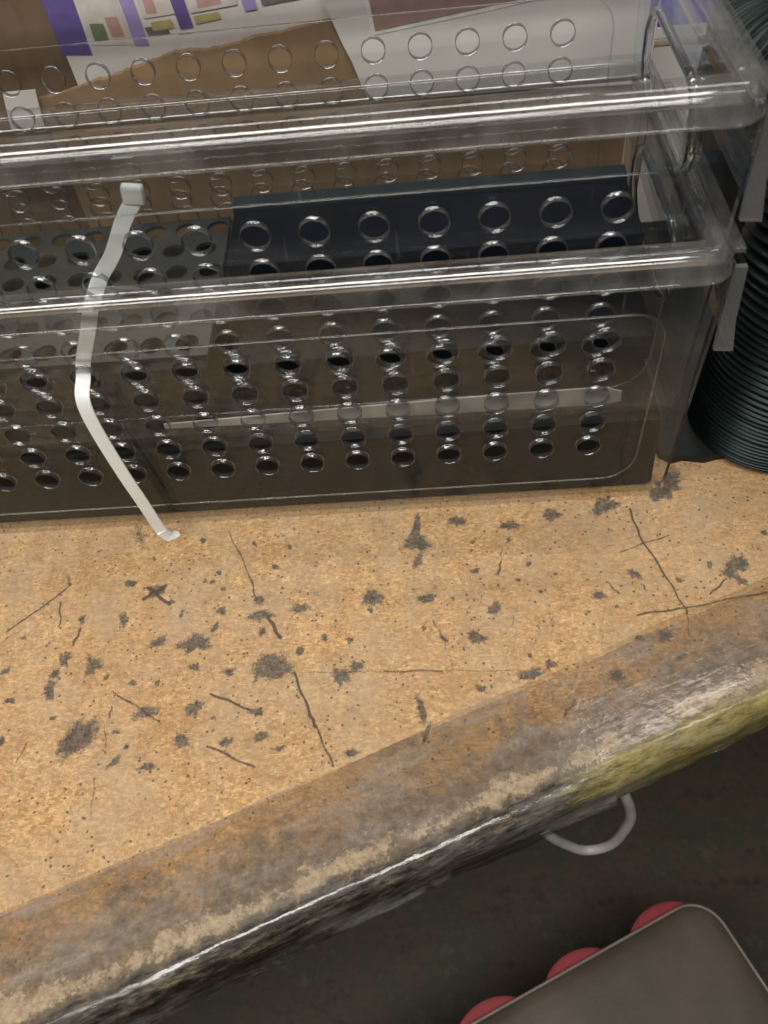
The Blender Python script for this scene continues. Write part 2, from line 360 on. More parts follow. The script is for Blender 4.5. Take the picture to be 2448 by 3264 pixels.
    h = t.math('SUBTRACT', h, t.math('MULTIPLY', cut, 1.2))
    t.link(t.bump(h, 0.35, 0.0006), p.inputs['Normal'])
    return t.done(p)

def profile_points():
    r = 0.010
    pr = [(0.12, -BTH), (0.06, -BTH), (0.02, -BTH), (0.004, -BTH), (0.0012, -BTH+0.001), (0.0, -BTH+0.0035)]
    for z in np.arange(-BTH+0.005, -r, 0.0012): pr.append((0.0, float(z)))
    for k in range(0, 13):
        a = math.pi/2*k/12
        pr.append((r-r*math.cos(a), -r+r*math.sin(a)))
    w = r
    while w < 0.215: w += 0.0008; pr.append((w, 0.0))
    while w < 0.62: w *= 1.08; pr.append((w, 0.0))
    return np.array(pr)

def edge_wobble(u):
    return (0.0004*np.sin(u*29+1)+0.0003*np.sin(u*113+2)+0.0002*np.sin(u*291))

def build_board(parent):
    pr = profile_points()
    us = np.concatenate([np.linspace(-1.1, -0.46, 40)[:-1], np.arange(-0.46, 0.16, 0.0008), np.linspace(0.16, 0.75, 40)])
    U, W = np.meshgrid(us, pr[:, 0], indexing='ij'); Zz = np.broadcast_to(pr[:, 1], U.shape).copy()
    fr = np.clip(1-W/0.012, 0, 1)
    Wd = W + fr*edge_wobble(U)
    low = np.clip((-Zz-0.018)/0.012, 0, 1)
    Zd = Zz + low*0.0012*np.sin(U*85+0.7)*np.sin(U*37)
    X, Y = bench_xy(U, Wd)
    V = np.stack([X, Y, Zd], -1).reshape(-1, 3)
    nu, nw = U.shape
    idx = np.arange(nu*nw).reshape(nu, nw)
    F = np.stack([idx[:-1, :-1], idx[1:, :-1], idx[1:, 1:], idx[:-1, 1:]], -1).reshape(-1, 4)
    me = bpy.data.meshes.new('board')
    me.vertices.add(len(V)); me.vertices.foreach_set('co', V.ravel())
    me.loops.add(F.size); me.loops.foreach_set('vertex_index', F.ravel().astype(np.int32))
    me.polygons.add(len(F)); me.polygons.foreach_set('loop_start', np.arange(0, F.size, 4, dtype=np.int32))
    me.polygons.foreach_set('use_smooth', np.ones(len(F), bool))
    me.update(calc_edges=True); me.validate()
    x = X.ravel()*1000; y = Y.ravel()*1000
    S = np.zeros(len(x)); Cc = np.zeros(len(x))
    for cx, cyy, rx, ry, k in STAINS:
        R = 1.6*max(rx, ry)
        m_ = (abs(x-cx) < R) & (abs(y-cyy) < R)
        ph = rng.uniform(0, 6.28, 6); am = rng.uniform(0.02, 0.15, 6)
        dx = x[m_]-cx; dy = y[m_]-cyy
        sh = rng.uniform(-0.5, 0.5); dx2 = dx+sh*dy
        ang = np.arctan2(dy, dx2)
        lobes = 1.0
        for q, fq in enumerate((1, 2, 3, 5, 7, 9)): lobes = lobes+am[q]*np.sin(fq*ang+ph[q])*(1.5 if fq < 4 else 1.0)
        d = np.sqrt((dx2/rx)**2+(dy/ry)**2)/np.maximum(0.35, lobes)
        S[m_] = np.maximum(S[m_], (0.40+0.60*k)*np.clip(1.40-1.05*d, 0, 1))
    for x0, y0, x1, y1, th, k in CUTS:
        dx, dy = x1-x0, y1-y0; L2 = dx*dx+dy*dy
        tt = np.clip(((x-x0)*dx+(y-y0)*dy)/L2, 0, 1)
        wob = 0.35*np.sin(tt*9+x0)
        d = np.hypot(x-x0-tt*dx+wob*dy/L2**.5, y-y0-tt*dy-wob*dx/L2**.5)
        Cc = np.maximum(Cc, k*np.exp(-(d/max(0.75, th*0.95))**2))
    for nm, dat in (('stain', S), ('cut', Cc), ('edge_w', W.ravel()), ('edge_u', U.ravel())):
        a = me.attributes.new(nm, 'FLOAT', 'POINT'); a.data.foreach_set('value', dat.astype(np.float32))
    me.materials.append(bench_material())
    o = bpy.data.objects.new('board', me); COL.objects.link(o); o.parent = parent
    return o

def tape_material(name, milky, dark=0.0, rough=0.15):
    t = NT(name); co = t.coords()
    lw = t.n('LayerWeight'); lw.inputs['Blend'].default_value = 0.5
    fr = t.math('MULTIPLY_ADD', t.math('POWER', lw.outputs['Facing'], 5.0), 0.94, 0.06)
    mpa = t.n('Mapping'); t.link(t.coords(rot=(0, 0, -TH)), mpa.inputs[0]); mpa.inputs['Scale'].default_value = (0.22, 1, 1); al_ = mpa.outputs[0]
    fr = t.math('MULTIPLY', fr, t.ramp(t.noise(al_, 90, 5, 0.7), [(0.40, 0.10), (0.58, 1.0)]))
    tr = t.n('BsdfTransparent'); tr.inputs[0].default_value = (0.90-dark, 0.89-dark, 0.87-dark, 1)
    gl = t.n('BsdfGlossy'); gl.inputs['Roughness'].default_value = rough
    mp = t.n('Mapping'); t.link(t.coords(rot=(0, 0, -TH)), mp.inputs[0]); mp.inputs['Scale'].default_value = (0.25, 1, 1)
    wr = t.math('ADD', t.noise(mp.outputs[0], 160, 4, 0.6), t.math('MULTIPLY', t.noise(co, 260, 2), 0.5))
    t.link(t.bump(wr, 0.22, 0.0010), gl.inputs['Normal'])
    mx = t.n('MixShader'); t.link(fr, mx.inputs[0]); t.link(tr.outputs[0], mx.inputs[1]); t.link(gl.outputs[0], mx.inputs[2])
    df = t.n('BsdfDiffuse'); df.inputs[0].default_value = (0.62, 0.60, 0.57, 1)
    b = t.noise(mp.outputs[0], 75, 6, 0.75, 0.3)
    mk = t.math('MULTIPLY', t.ramp(b, [(0.48, 0.0), (0.66, 1.0)]), milky)
    m2 = t.n('MixShader'); t.link(mk, m2.inputs[0]); t.link(mx.outputs[0], m2.inputs[1]); t.link(df.outputs[0], m2.inputs[2])
    return t.done(m2)

def build_tape(name, parent, u0, u1, wtop, ztail, off, mat, wr, seed, slant=0.0, ragged=0.0, ridge=0.0):
    r = 0.010
    pr = []
    for z in np.linspace(ztail, -r, 26): pr.append((0.0, float(z), 0))
    for k in range(1, 12 if wtop > r else 3):
        a = math.pi/2*k/12; pr.append((r-r*math.cos(a), -r+r*math.sin(a), 1))
    if wtop > r:
        for w in np.linspace(r, wtop, max(3, int((wtop-r)/0.0015))): pr.append((float(w), 0.0, 2))
    us = np.arange(u0, u1, 0.0015)
    V = []; F = []
    n = len(pr)
    for u in us:
        for j, (w, z, kind) in enumerate(pr):
            if kind == 2:
                f = (w-r)/(wtop-r) if wtop > r else 0
                w2 = w+slant*(u-u0)*f + f*0.0006*math.sin(u*60+seed); nx, nz = 0.0, 1.0
                amp = wr*0.35*max(0.15, 1-f*1.4)
            elif kind == 1:
                a = math.atan2(z+r, r-w); nx, nz = -math.cos(a), math.sin(a); w2 = w; amp = wr*0.8
            else:
                nx, nz = -1.0, 0.0; w2 = w; amp = wr
                if ragged and j < 4: z = z + ragged*(noise.noise((u*40, seed, 0.0))*0.7+noise.noise((u*130, seed, 3.0))*0.3)
            d = off + amp*(0.5+0.5*noise.noise((u*14, z*150+w*90, seed)) + 0.30*noise.noise((u*45, z*260+w*160, seed+9)) + 0.28*noise.noise((u*150, z*330+w*220, seed+4)))
            if ridge and kind == 0:
                d += ridge*math.exp(-((z+0.0185+0.0016*noise.noise((u*7, seed, 1.0)))/0.0036)**2)*max(0.3, 0.85+0.5*noise.noise((u*9, 2.0, seed))) + 0.35*ridge*math.exp(-((z+0.0255)/0.0018)**2)*(0.5+noise.noise((u*35, 7.0, seed)))
            w3 = w2 + max(0, 1-w2/0.012)*float(edge_wobble(np.array(u))) + nx*d
            x, y = bench_xy(u, w3)
            V.append((x, y, z+nz*d))
    for i in range(len(us)-1):
        for j in range(n-1):
            F.append((i*n+j, (i+1)*n+j, (i+1)*n+j+1, i*n+j+1))
    return mesh_obj(name, V, F, mat, parent, smooth=True)

bench = empty('workbench', (0, 0, 0))
tag(bench, 'worn orange-brown hardboard workbench top with black marks and taped front edge', 'workbench')
build_board(bench)
build_tape('packing_tape', bench, -0.46, 0.16, 0.0545, -0.0245, 0.0003, tape_material('clear_packing_tape', 0.16, 0.0, 0.13), 0.0009, 3.3, slant=0.012, ragged=0.003)
build_tape('packing_tape', bench, -0.46, -0.088, 0.0, -0.0300, 0.0007, tape_material('wrinkled_packing_tape', 0.15, 0.18, 0.13), 0.0005, 8.1, ragged=0.004, ridge=0.0042)

# ------------------------------------------------------------------ perforated clear bins
TT = math.tan(math.radians(2.0))
XC0, NC, PX = 0.0, 17, 0.024
ZR0, NR, PZ = 0.045, 5, 0.0183
HR = 0.0058
WT = 0.0034
XR = lambda z: 0.0447+0.014*z
XL = lambda z: -(NC-1)*PX-0.0447-0.014*z
YF = lambda z: (ZR0-z)*TT                     # front outer face
YB = lambda z: 0.149+WT-(ZR0-z)*TT            # back outer face
ZTOP = 0.1572

def perforated_wall(name, parent, yface, sgn):
    """yface(z): outer face; sgn=+1 front (solid goes to +y), -1 back"""
    V = []; F = []; M = []; S = []
    def vid(x, z, d):
        V.append((x, yface(z)+sgn*d, z)); return len(V)-1
    def face(f, m, s=False): F.append(f); M.append(m); S.append(s)
    NS = 28
    hx, hz = PX/2, PZ/2
    for c in range(NC):
        for r in range(NR):
            cx = XC0-c*PX; cz = ZR0+r*PZ
            rings = []
            for d in (0.0, WT):
                ci = []; sq = []
                for k in range(NS):
                    a = 2*math.pi*k/NS
                    ca, sa = math.cos(a), math.sin(a)
                    ci.append(vid(cx+(HR+0.00045)*ca, cz+(HR+0.00045)*sa, d))
                    q = 1/max(abs(ca), abs(sa)); q2 = (ca*q, sa*q)
                    sq.append(vid(cx+hx*q2[0], cz+hz*q2[1], d))
                # cell corners lie on the ring only for multiples of 45 deg: NS=28 misses them, add explicit corners
                rings.append((ci, sq))
            for d, (ci, sq) in zip((0, 1), rings):
                for k in range(NS):
                    l = (k+1) % NS
                    face((ci[k], sq[k], sq[l], ci[l]), 0)
                dd = (0.0, WT)[d]
                for sx_, sz_ in ((1, 1), (-1, 1), (-1, -1), (1, -1)):
                    k = int((math.atan2(sz_, sx_) % (2*math.pi))/(2*math.pi)*NS)
                    l = (k+1) % NS
                    face((sq[k], vid(cx+hx*sx_, cz+hz*sz_, dd), sq[l]), 0)
            # hole wall with a soft shoulder
            (c0, _), (c1, _) = rings
            prev = c0
            for d_, rr in ((0.0003, HR+0.00015), (0.0009, HR), (WT-0.0009, HR), (WT-0.0003, HR+0.00015), (None, None)):
                cur = c1 if d_ is None else [vid(cx+rr*math.cos(2*math.pi*k/NS), cz+rr*math.sin(2*math.pi*k/NS), d_) for k in range(NS)]
                for k in range(NS):
                    l = (k+1) % NS; face((prev[k], prev[l], cur[l], cur[k]), 1, True)
                prev = cur
    x0, x1 = XC0-(NC-1)*PX-hx, XC0+hx
    z0, z1 = ZR0-hz, ZR0+(NR-1)*PZ+hz
    zb = 0.0
    def strip(pts):
        for d in (0.0, WT):
            face(tuple(vid(x, z, d) for x, z in pts), 0)
    strip([(XL(zb), zb), (XR(zb), zb), (XR(z0), z0), (XL(z0), z0)])
    strip([(XL(z1), z1), (XR(z1), z1), (XR(ZTOP), ZTOP), (XL(ZTOP), ZTOP)])
    strip([(XL(z0), z0), (x0, z0), (x0, z1), (XL(z1), z1)])
    strip([(x1, z0), (XR(z0), z0), (XR(z1), z1), (x1, z1)])
    loop = [(XL(zb), zb), (XR(zb), zb), (XR(ZTOP), ZTOP), (XL(ZTOP), ZTOP)]
    for i in range(4):
        a, b = loop[i], loop[(i+1) % 4]
        face((vid(*a, 0.0), vid(*b, 0.0), vid(*b, WT), vid(*a, WT)), 2 if i else 0)
    o = mesh_obj(name, V, F, [PLASTIC, PLASTIC_HOLE, PLASTIC_EDGE], parent, smooth=S, midx=M)
    bm = bmesh.new(); bm.from_mesh(o.data)
    bmesh.ops.remove_doubles(bm, verts=bm.verts[:], dist=1e-6)
    bmesh.ops.recalc_face_normals(bm, faces=bm.faces[:])
    bm.to_mesh(o.data); bm.free()
    return o

def end_wall(name, parent, xf, sgn):
    """xf(z): outer face; solid goes to sgn*x; handle cut-out"""
    y0, y1, z0, z1, rr = 0.040, 0.132, 0.0965, 0.1395, 0.019
    NQ = 10; inner = []
    for (cy_, cz_, a0) in ((y1-rr, z1-rr, 0), (y0+rr, z1-rr, 90), (y0+rr, z0+rr, 180), (y1-rr, z0+rr, 270)):
        for k in range(NQ+1):
            a = math.radians(a0+90*k/NQ); inner.append((cy_+rr*math.cos(a), cz_+rr*math.sin(a)))
    N = len(inner)
    zlo, zhi = 0.0029, ZTOP
    fy = lambda z: YF(z)+WT+0.0002; by = lambda z: YB(z)-WT-0.0002
    mc = ((y0+y1)/2, (z0+z1)/2)
    outer = []
    for y, z in inner:
        dy, dz = y-mc[0], z-mc[1]
        best = 1e9
        for lim, comp in (((by(z)-mc[0]), dy), ((fy(z)-mc[0]), dy), ((zhi-mc[1]), dz), ((zlo-mc[1]), dz)):
            if abs(comp) > 1e-6 and lim/comp > 0: best = min(best, lim/comp)
        outer.append((mc[0]+dy*best, mc[1]+dz*best))
    V = []; F = []; M = []; S = []
    def vid(y, z, d): V.append((xf(z)+sgn*d, y, z)); return len(V)-1
    for d in (0.0, WT):
        for k in range(N):
            l = (k+1) % N
            F.append((vid(*inner[k], d), vid(*outer[k], d), vid(*outer[l], d), vid(*inner[l], d))); M.append(0); S.append(False)
        for yz, pred in (((by(zhi), zhi), 0), ((fy(zhi), zhi), 1), ((fy(zlo), zlo), 2), ((by(zlo), zlo), 3)):
            k = pred*(NQ+1)+NQ//2
            # corner fan
            best = None
            for kk in range(N):
                l = (kk+1) % N
                o1, o2 = outer[kk], outer[l]
                on = lambda p: (abs(p[1]-zhi) < 1e-6 or abs(p[1]-zlo) < 1e-6)
                if on(o1) != on(o2):
                    dd = math.hypot((o1[0]+o2[0])/2-yz[0], (o1[1]+o2[1])/2-yz[1])
                    if best is None or dd < best[0]: best = (dd, kk, l)
            if best:
                F.append((vid(*outer[best[1]], d), vid(*yz, d), vid(*outer[best[2]], d))); M.append(0); S.append(False)
    for k in range(N):
        l = (k+1) % N
        F.append((vid(*inner[k], 0), vid(*inner[l], 0), vid(*inner[l], WT), vid(*inner[k], WT))); M.append(1); S.append(True)
    o = mesh_obj(name, V, F, [PLASTIC, PLASTIC_EDGE], parent, smooth=S, midx=M)
    bm = bmesh.new(); bm.from_mesh(o.data)
    bmesh.ops.remove_doubles(bm, verts=bm.verts[:], dist=1e-6)
    bmesh.ops.recalc_face_normals(bm, faces=bm.faces[:]); bm.to_mesh(o.data); bm.free()
    # thick lip round the hand hole
    path = [(xf(z)+sgn*WT*0.5, y, z) for y, z in inner]
    bead = tube('handle_hole_lip', path, 0.0021, PLASTIC_EDGE, o, seg=10, closed=True)
    return o

def plan_loop(z, rc=0.004, nq=7):
    """outline of the bin at height z as (x, y, nx, ny)"""
    xl, xr, yf, yb = XL(z)+0.0092, XR(z)-0.0092, YF(z), YB(z)
    out = []
    for cx, cy_, a0 in ((xr-rc, yf+rc, -90), (xr-rc, yb-rc, 0), (xl+rc, yb-rc, 90), (xl+rc, yf+rc, 180)):
        for k in range(nq+1):
            a = math.radians(a0+90*k/nq); nx, ny = math.cos(a), math.sin(a)
            out.append((cx+rc*nx, cy_+rc*ny, nx, ny))
    # add points along the long sides so the lip is not a perfect ruler edge
    res = []
    n = len(out)
    for i in range(n):
        a, b = out[i], out[(i+1) % n]
        res.append(a)
        L = math.hypot(b[0]-a[0], b[1]-a[1])
        if L > 0.03:
            m_ = int(L/0.012)
            for k in range(1, m_):
                f = k/m_
                res.append((a[0]+(b[0]-a[0])*f, a[1]+(b[1]-a[1])*f, a[2], a[3]))
    return res

RIMP = [(-0.0036, 0.1576), (-0.0036, 0.1662), (-0.0030, 0.1671), (-0.0014, 0.1676)]
RIMP += [(0.0022+0.0058*math.cos(math.radians(a)), 0.1618+0.0058*math.sin(math.radians(a))) for a in range(90, -1, -9)]
RIMP += [(0.0083, 0.1570), (0.0090, 0.1556), (0.0092, 0.1544), (0.0086, 0.1536), (0.0074, 0.1535), (0.0066, 0.1542), (0.0062, 0.1562), (0.0060, 0.1600)]
RIMP += [(0.0022+0.0036*math.cos(math.radians(a)), 0.1606+0.0036*math.sin(math.radians(a))) for a in (20, 45, 70, 95, 120)]
RIMP += [(0.0004, 0.1620), (0.0004, 0.1576)]

def rim(name, parent, seed):
    L = plan_loop(0.156); n = len(L); q = len(RIMP)
    V = []; F = []
    for i, (x, y, nx, ny) in enumerate(L):
        for (o_, z) in RIMP:
            j = 0.00010*noise.noise((x*14, y*14, seed+z*20))
            V.append((x+nx*(o_+j), y+ny*(o_+j), z+j))
    for i in range(n):
        j = (i+1) % n
        for k in range(q):
            l = (k+1) % q
            F.append((i*q+k, j*q+k, j*q+l, i*q+l))
    return fix_normals(mesh_obj(name, V, F, PLASTIC_RIM, parent, smooth=True))

def bead_frame(name, parent, yface, sgn):
    """raised moulding line round the field of holes"""
    x0, x1, z0, z1, rc = XL(0.07)+0.020, XR(0.07)-0.020, 0.0185, 0.1335, 0.017
    pts = []
    for cx, cz, a0 in ((x1-rc, z1-rc, 0), (x0+rc, z1-rc, 90), (x0+rc, z0+rc, 180), (x1-rc, z0+rc, 270)):
        for k in range(9):
            a = math.radians(a0+90*k/8)
            x, z = cx+rc*math.cos(a), cz+rc*math.sin(a)
            pts.append((x, yface(z)-sgn*0.0001, z))
    return tube(name, pts, 0.00042, PLASTIC_EDGE, parent, seg=8, closed=True)

def handle_flap(parent, side):
    s = 1 if side > 0 else -1
    xo = (lambda x: x) if s > 0 else (lambda x: -(NC-1)*PX-x)
    y0, y1 = 0.0005, 0.150
    prof = [(0.0530, 0.1535), (0.0548, 0.125), (0.0578, 0.1075), (0.0556, 0.1070), (0.0526, 0.125), (0.0510, 0.1535)]
    V = [(xo(x), y, z) for y in (y0, y1) for x, z in prof]; n = len(prof)
    F = [tuple(range(n))[::-1], tuple(range(n, 2*n))]+[(k, (k+1) % n, n+(k+1) % n, n+k) for k in range(n)]
    o = fix_normals(mesh_obj('handle_flap', V, F, PLASTIC, parent))
    g = [(0.0474, 0.1535), (0.0530, 0.1535), (0.0548, 0.125), (0.0578, 0.1075), (0.0490, 0.1085)]
    V = [(xo(x), y, z) for y in (-0.0022, 0.0003) for x, z in g]; n = len(g)
    F = [tuple(range(n))[::-1], tuple(range(n, 2*n))]+[(k, (k+1) % n, n+(k+1) % n, n+k) for k in range(n)]
    fix_normals(mesh_obj('gusset', V, F, PLASTIC_HAZY, o))
    xa, xb = sorted((xo(0.0482), xo(0.0532)))
    bm_obj('end_flange', box_mesh((xa, 0.004, 0.1560), (xb, 0.147, 0.1582), 0.0006), PLASTIC_RIM, o)
    return o

def storage_bin(label, loc, seed):
    b = empty('storage_bin', loc); tag(b, label, 'storage bin', 'clear perforated bins nested on the bench')
    perforated_wall('front_wall', b, YF, 1)
    perforated_wall('back_wall', b, YB, -1)
    end_wall('end_wall', b, lambda z: XR(z)-0.0092*z/0.156, -1); end_wall('end_wall', b, lambda z: XL(z)+0.0092*z/0.156, 1)
    bm = box_mesh((XL(0)+WT+0.0002, YF(0)+WT+0.0002, 0.0), (XR(0)-WT-0.0002, YB(0)-WT-0.0002, 0.0026))
    bm_obj('base', bm, PLASTIC, b)
    rim('rim', b, seed)
    bead_frame('panel_bead', b, YF, 1); bead_frame('panel_bead', b, YB, -1)
    handle_flap(b, 1); handle_flap(b, -1)
    return b

storage_bin('lower clear plastic bin with round holes, resting on the brown bench', (0, 0, 0.0004), 1.0)
UO = Vector((-0.0025, 0.0051, 0.0639))
storage_bin('upper clear plastic bin with round holes, nested inside the lower bin', UO, 5.0)

# ------------------------------------------------------------------ zip tie
def band(name, path, nrm, width, thick, mat, parent=None):
    P = [Vector(p) for p in path]; n = len(P); V = []; F = []
    for i, p in enumerate(P):
        tg = (P[min(i+1, n-1)]-P[max(i-1, 0)]).normalized()
        nv = Vector(nrm[i]).normalized(); sd = tg.cross(nv).normalized(); nv = sd.cross(tg).normalized()
        taper = 1.0 if i < n-12 else max(0.35, 1.0-0.06*(i-(n-12)))
        w, h = width/2*taper, thick/2
        for a, b_ in ((-w, -h*0.4), (-w*0.95, -h), (w*0.95, -h), (w, -h*0.4), (w, h*0.4), (w*0.95, h), (-w*0.95, h), (-w, h*0.4)):
            V.append(p+sd*a+nv*b_)
    for i in range(n-1):
        for k in range(8):
            l = (k+1) % 8
            F.append((i*8+k, i*8+l, (i+1)*8+l, (i+1)*8+k))
    F.append(tuple(range(8))[::-1]); F.append(tuple((n-1)*8+k for k in range(8)))
    return fix_normals(mesh_obj(name, V, F, mat, parent, smooth=True))

WHITE_NYLON = simple_mat('white_nylon', (0.84, 0.90, 0.89, 1), 0.38, 0.03, 80, **{'Subsurface Weight': 0.15, 'Subsurface Radius': (0.003, 0.003, 0.003), 'Subsurface Scale': 0.4})
zt = empty('zip_tie', (-0.236, -0.006, 0.002)); tag(zt, 'white plastic zip tie threaded through both bins, tail hanging to the bench', 'zip tie')
ztp = smooth_path([(-0.194, 0.0135, 0.196), (-0.2005, 0.0128, 0.188), (-0.2095, 0.0125, 0.174), (-0.219, 0.0125, 0.1625), (-0.2245, 0.0050, 0.1540),
                   (-0.230, 0.0020, 0.142), (-0.2375, 0.0015, 0.127), (-0.2402, -0.0010, 0.1185), (-0.2410, -0.0095, 0.1120), (-0.2408, -0.0115, 0.095),
                   (-0.2385, -0.0118, 0.062), (-0.2362, -0.0112, 0.036), (-0.2348, -0.0102, 0.0140), (-0.2335, -0.0098, 0.0070), (-0.2318, -0.0090, 0.0028), (-0.2295, -0.0078, 0.0012), (-0.2268, -0.0062, 0.0012)], 260)
nr = []
for i, p in enumerate(ztp):
    nr.append((0.15, -1.0, 0.1) if i < 205 else (0.25, -0.85, 0.4))
o = band('strap', [Vector(p)-zt.location for p in ztp], nr, 0.0066, 0.0009, WHITE_NYLON, zt)
o.data.polygons.foreach_set('use_smooth', [False]*len(o.data.polygons))
bm = box_mesh((-0.0044, -0.0020, -0.0042), (0.0044, 0.0020, 0.0042), 0.0012)
hd = bm_obj('head', bm, WHITE_NYLON, zt, smooth=True); hd.location = Vector((-0.1930, 0.0140, 0.1990))-zt.location; hd.rotation_euler = (0.1, 0.15, 0)

# ------------------------------------------------------------------ things inside the bins
BLACK = simple_mat('black_filler_block', (0.006, 0.006, 0.006, 1), 0.6, 0.2, 90, **{'Specular IOR Level': 0.2})  # for an added block that makes the lower bin's inside dark
lo = YF(0.02)+WT+0.003
bm = box_mesh((XL(0.02)+0.016, lo, 0.0032), (XR(0.0)-WT-0.0003, YB(0.02)-WT-0.003, 0.0555), 0.003)
for v in bm.verts:
    if v.co.x > 0: v.co.x -= 0.0092*v.co.z/0.156
tag(bm_obj('dark_filler_block', bm, BLACK), 'black block added to darken the base of the lower bin', 'dark filler')
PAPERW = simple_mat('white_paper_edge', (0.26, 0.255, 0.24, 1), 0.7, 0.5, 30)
so = [(-0.215, 0.0752), (-0.12, 0.0735), (-0.03, 0.0722), (0.006, 0.0718), (0.0135, 0.0735), (0.0130, 0.0800), (0.004, 0.0835), (-0.05, 0.0830), (-0.11, 0.0815), (-0.16, 0.0800), (-0.215, 0.0782)]
V = [(x, y, z) for y in (0.0046, 0.0056) for x, z in so]; n = len(so)
F = [tuple(range(n))[::-1], tuple(range(n, 2*n))]+[(k, (k+1) % n, n+(k+1) % n, n+k) for k in range(n)]
tag(fix_normals(mesh_obj('paper_strip', V, F, PAPERW)), 'narrow white strip of paper wedged between the two bins', 'paper strip')

NAVY = simple_mat('dark_navy_board', (0.0035, 0.0055, 0.010, 1), 0.5, 0.25, 50, **{'Specular IOR Level': 0.15})
TEAL = simple_mat('dark_slate_lid', (0.016, 0.025, 0.032, 1), 0.4, 0.15, 60)
nb = empty('navy_box', (-0.075, 0.12, 0.0670)); tag(nb, 'dark navy box with slate lip lying at the back of the upper bin', 'box')
def loc_box(name, lo, hi, mat, root, bev=0.001):
    bm = box_mesh([lo[i]-root.location[i] for i in range(3)], [hi[i]-root.location[i] for i in range(3)], bev)
    return bm_obj(name, bm, mat, root)
loc_box('tray', (-0.185, 0.088, 0.0670), (0.036, 0.1385, 0.1100), NAVY, nb)
loc_box('back_lip', (-0.186, 0.1388, 0.0670), (0.0365, 0.1505, 0.1125), TEAL, nb)
loc_box('front_step', (-0.184, 0.040, 0.0670), (0.0355, 0.0875, 0.0830), NAVY, nb)

def perforated_tray():
    """flat grey tray lid with staggered oval holes (real openings)"""
    root = empty('perforated_tray', (-0.29, 0.10, 0.0670)); tag(root, 'slate grey tray with staggered oval holes beside the navy box', 'tray')
    SL = simple_mat('slate_plastic', (0.022, 0.027, 0.027, 1), 0.4, 0.08, 60)
    x0, x1, y0, y1 = -0.395, -0.190, 0.030, 0.150
    px, py = 0.0175, 0.0185
    V = []; F = []
    nc = int((x1-x0)/px); nr_ = int((y1-y0)/py)
    px = (x1-x0)/nc; py = (y1-y0)/nr_
    zt_, zb_ = 0.1000, 0.0980
    NS = 16
    for r in range(nr_):
        for c in range(nc):
            ox = px*0.25*(1 if r % 2 else -1)
            cx = x0+(c+0.5)*px; cy_ = y0+(r+0.5)*py
            for z in (zt_, zb_):
                b0 = len(V)
                for k in range(NS):
                    a = 2*math.pi*(k+0.5)/NS; ca, sa = math.cos(a), math.sin(a)
                    V.append((cx+ox*0.5+0.0062*ca, cy_+0.0062*sa, z))
                    q = 1/max(abs(ca), abs(sa)); V.append((cx+px/2*ca*q, cy_+py/2*sa*q, z))
                for k in range(NS):
                    l = (k+1) % NS
                    F.append((b0+2*k, b0+2*k+1, b0+2*l+1, b0+2*l))
                for sx_, sy_ in ((1, 1), (-1, 1), (-1, -1), (1, -1)):
                    V.append((cx+px/2*sx_, cy_+py/2*sy_, z)); kk = {(1, 1): 1, (-1, 1): 5, (-1, -1): 9, (1, -1): 13}[(sx_, sy_)]
                    F.append((b0+2*kk+1, len(V)-1, b0+2*((kk+1) % NS)+1))
            t0, t1 = len(V)-2*(2*NS+4), len(V)-(2*NS+4)
            for k in range(NS):
                l = (k+1) % NS
                F.append((t0+2*k, t0+2*l, t1+2*l, t1+2*k))
    V = [Vector(v)-root.location for v in V]
    fix_normals(mesh_obj('lid', V, F, SL, root))
    DK = simple_mat('tray_inside', (0.010, 0.011, 0.012, 1), 0.6, 0.1, 60)
    loc_box('body', (x0+0.002, y0+0.002, 0.0672), (x1-0.002, y1-0.002, 0.0900), DK, root)
perforated_tray()

# ------------------------------------------------------------------ cardboard and printed sheets behind the bins
def slab(name, outline, y0, thick, mat, lean=0.0, zref=0.0, bow=0.0, parent=None, base=None):
    """upright sheet with outline in (x, z), real thickness"""
    n = len(outline)
    org = base or Vector((0, 0, 0))
    V = []
    for d in (0, thick):
        for x, z in outline:
            V.append(Vector((x, y0+d+lean*(z-zref), z))-org)
    F = [tuple(range(n))[::-1], tuple(range(n, 2*n))]+[(k, (k+1) % n, n+(k+1) % n, n+k) for k in range(n)]
    return fix_normals(mesh_obj(name, V, F, mat, parent))

def cardboard_mat(name, c):
    t = NT(name); co = t.coords()
    f = t.noise(t.coords(scale=(1, 1, 0.15)), 130, 3); g = t.noise(co, 25, 4)
    col = t.ramp(t.math('ADD', t.math('MULTIPLY', f, 0.5), t.math('MULTIPLY', g, 0.5)), [(0.35, tuple(v*0.85 for v in c)+(1,)), (0.65, tuple(v*1.1 for v in c)+(1,))])
    p = t.pbsdf(col, 0.85); t.link(t.bump(f, 0.2, 0.0005), p.inputs['Normal'])
    return t.done(p)
CARD = cardboard_mat('brown_cardboard', (0.30, 0.195, 0.107))
CARD_D = cardboard_mat('dark_brown_cardboard', (0.18, 0.118, 0.068))
tear = [(-0.291, 0.1600), (-0.280, 0.1615), (-0.266, 0.1645), (-0.2554, 0.1672), (-0.2465, 0.1680), (-0.2365, 0.1707), (-0.2287, 0.1728), (-0.2175, 0.1752), (-0.2070, 0.1782),
        (-0.1992, 0.1785), (-0.190, 0.1776), (-0.182, 0.1783), (-0.173, 0.1792), (-0.1641, 0.1818), (-0.148, 0.1830), (-0.1297, 0.1856), (-0.1212, 0.1867), (-0.100, 0.189), (-0.02, 0.192), (0.044, 0.190)]
fine_tear = []
for (a, b) in zip(tear[:-1], tear[1:]):
    for k in range(4):
        f = k/4; fine_tear.append((a[0]+(b[0]-a[0])*f, a[1]+(b[1]-a[1])*f+random.uniform(-0.0005, 0.0005)))
fine_tear.append(tear[-1])
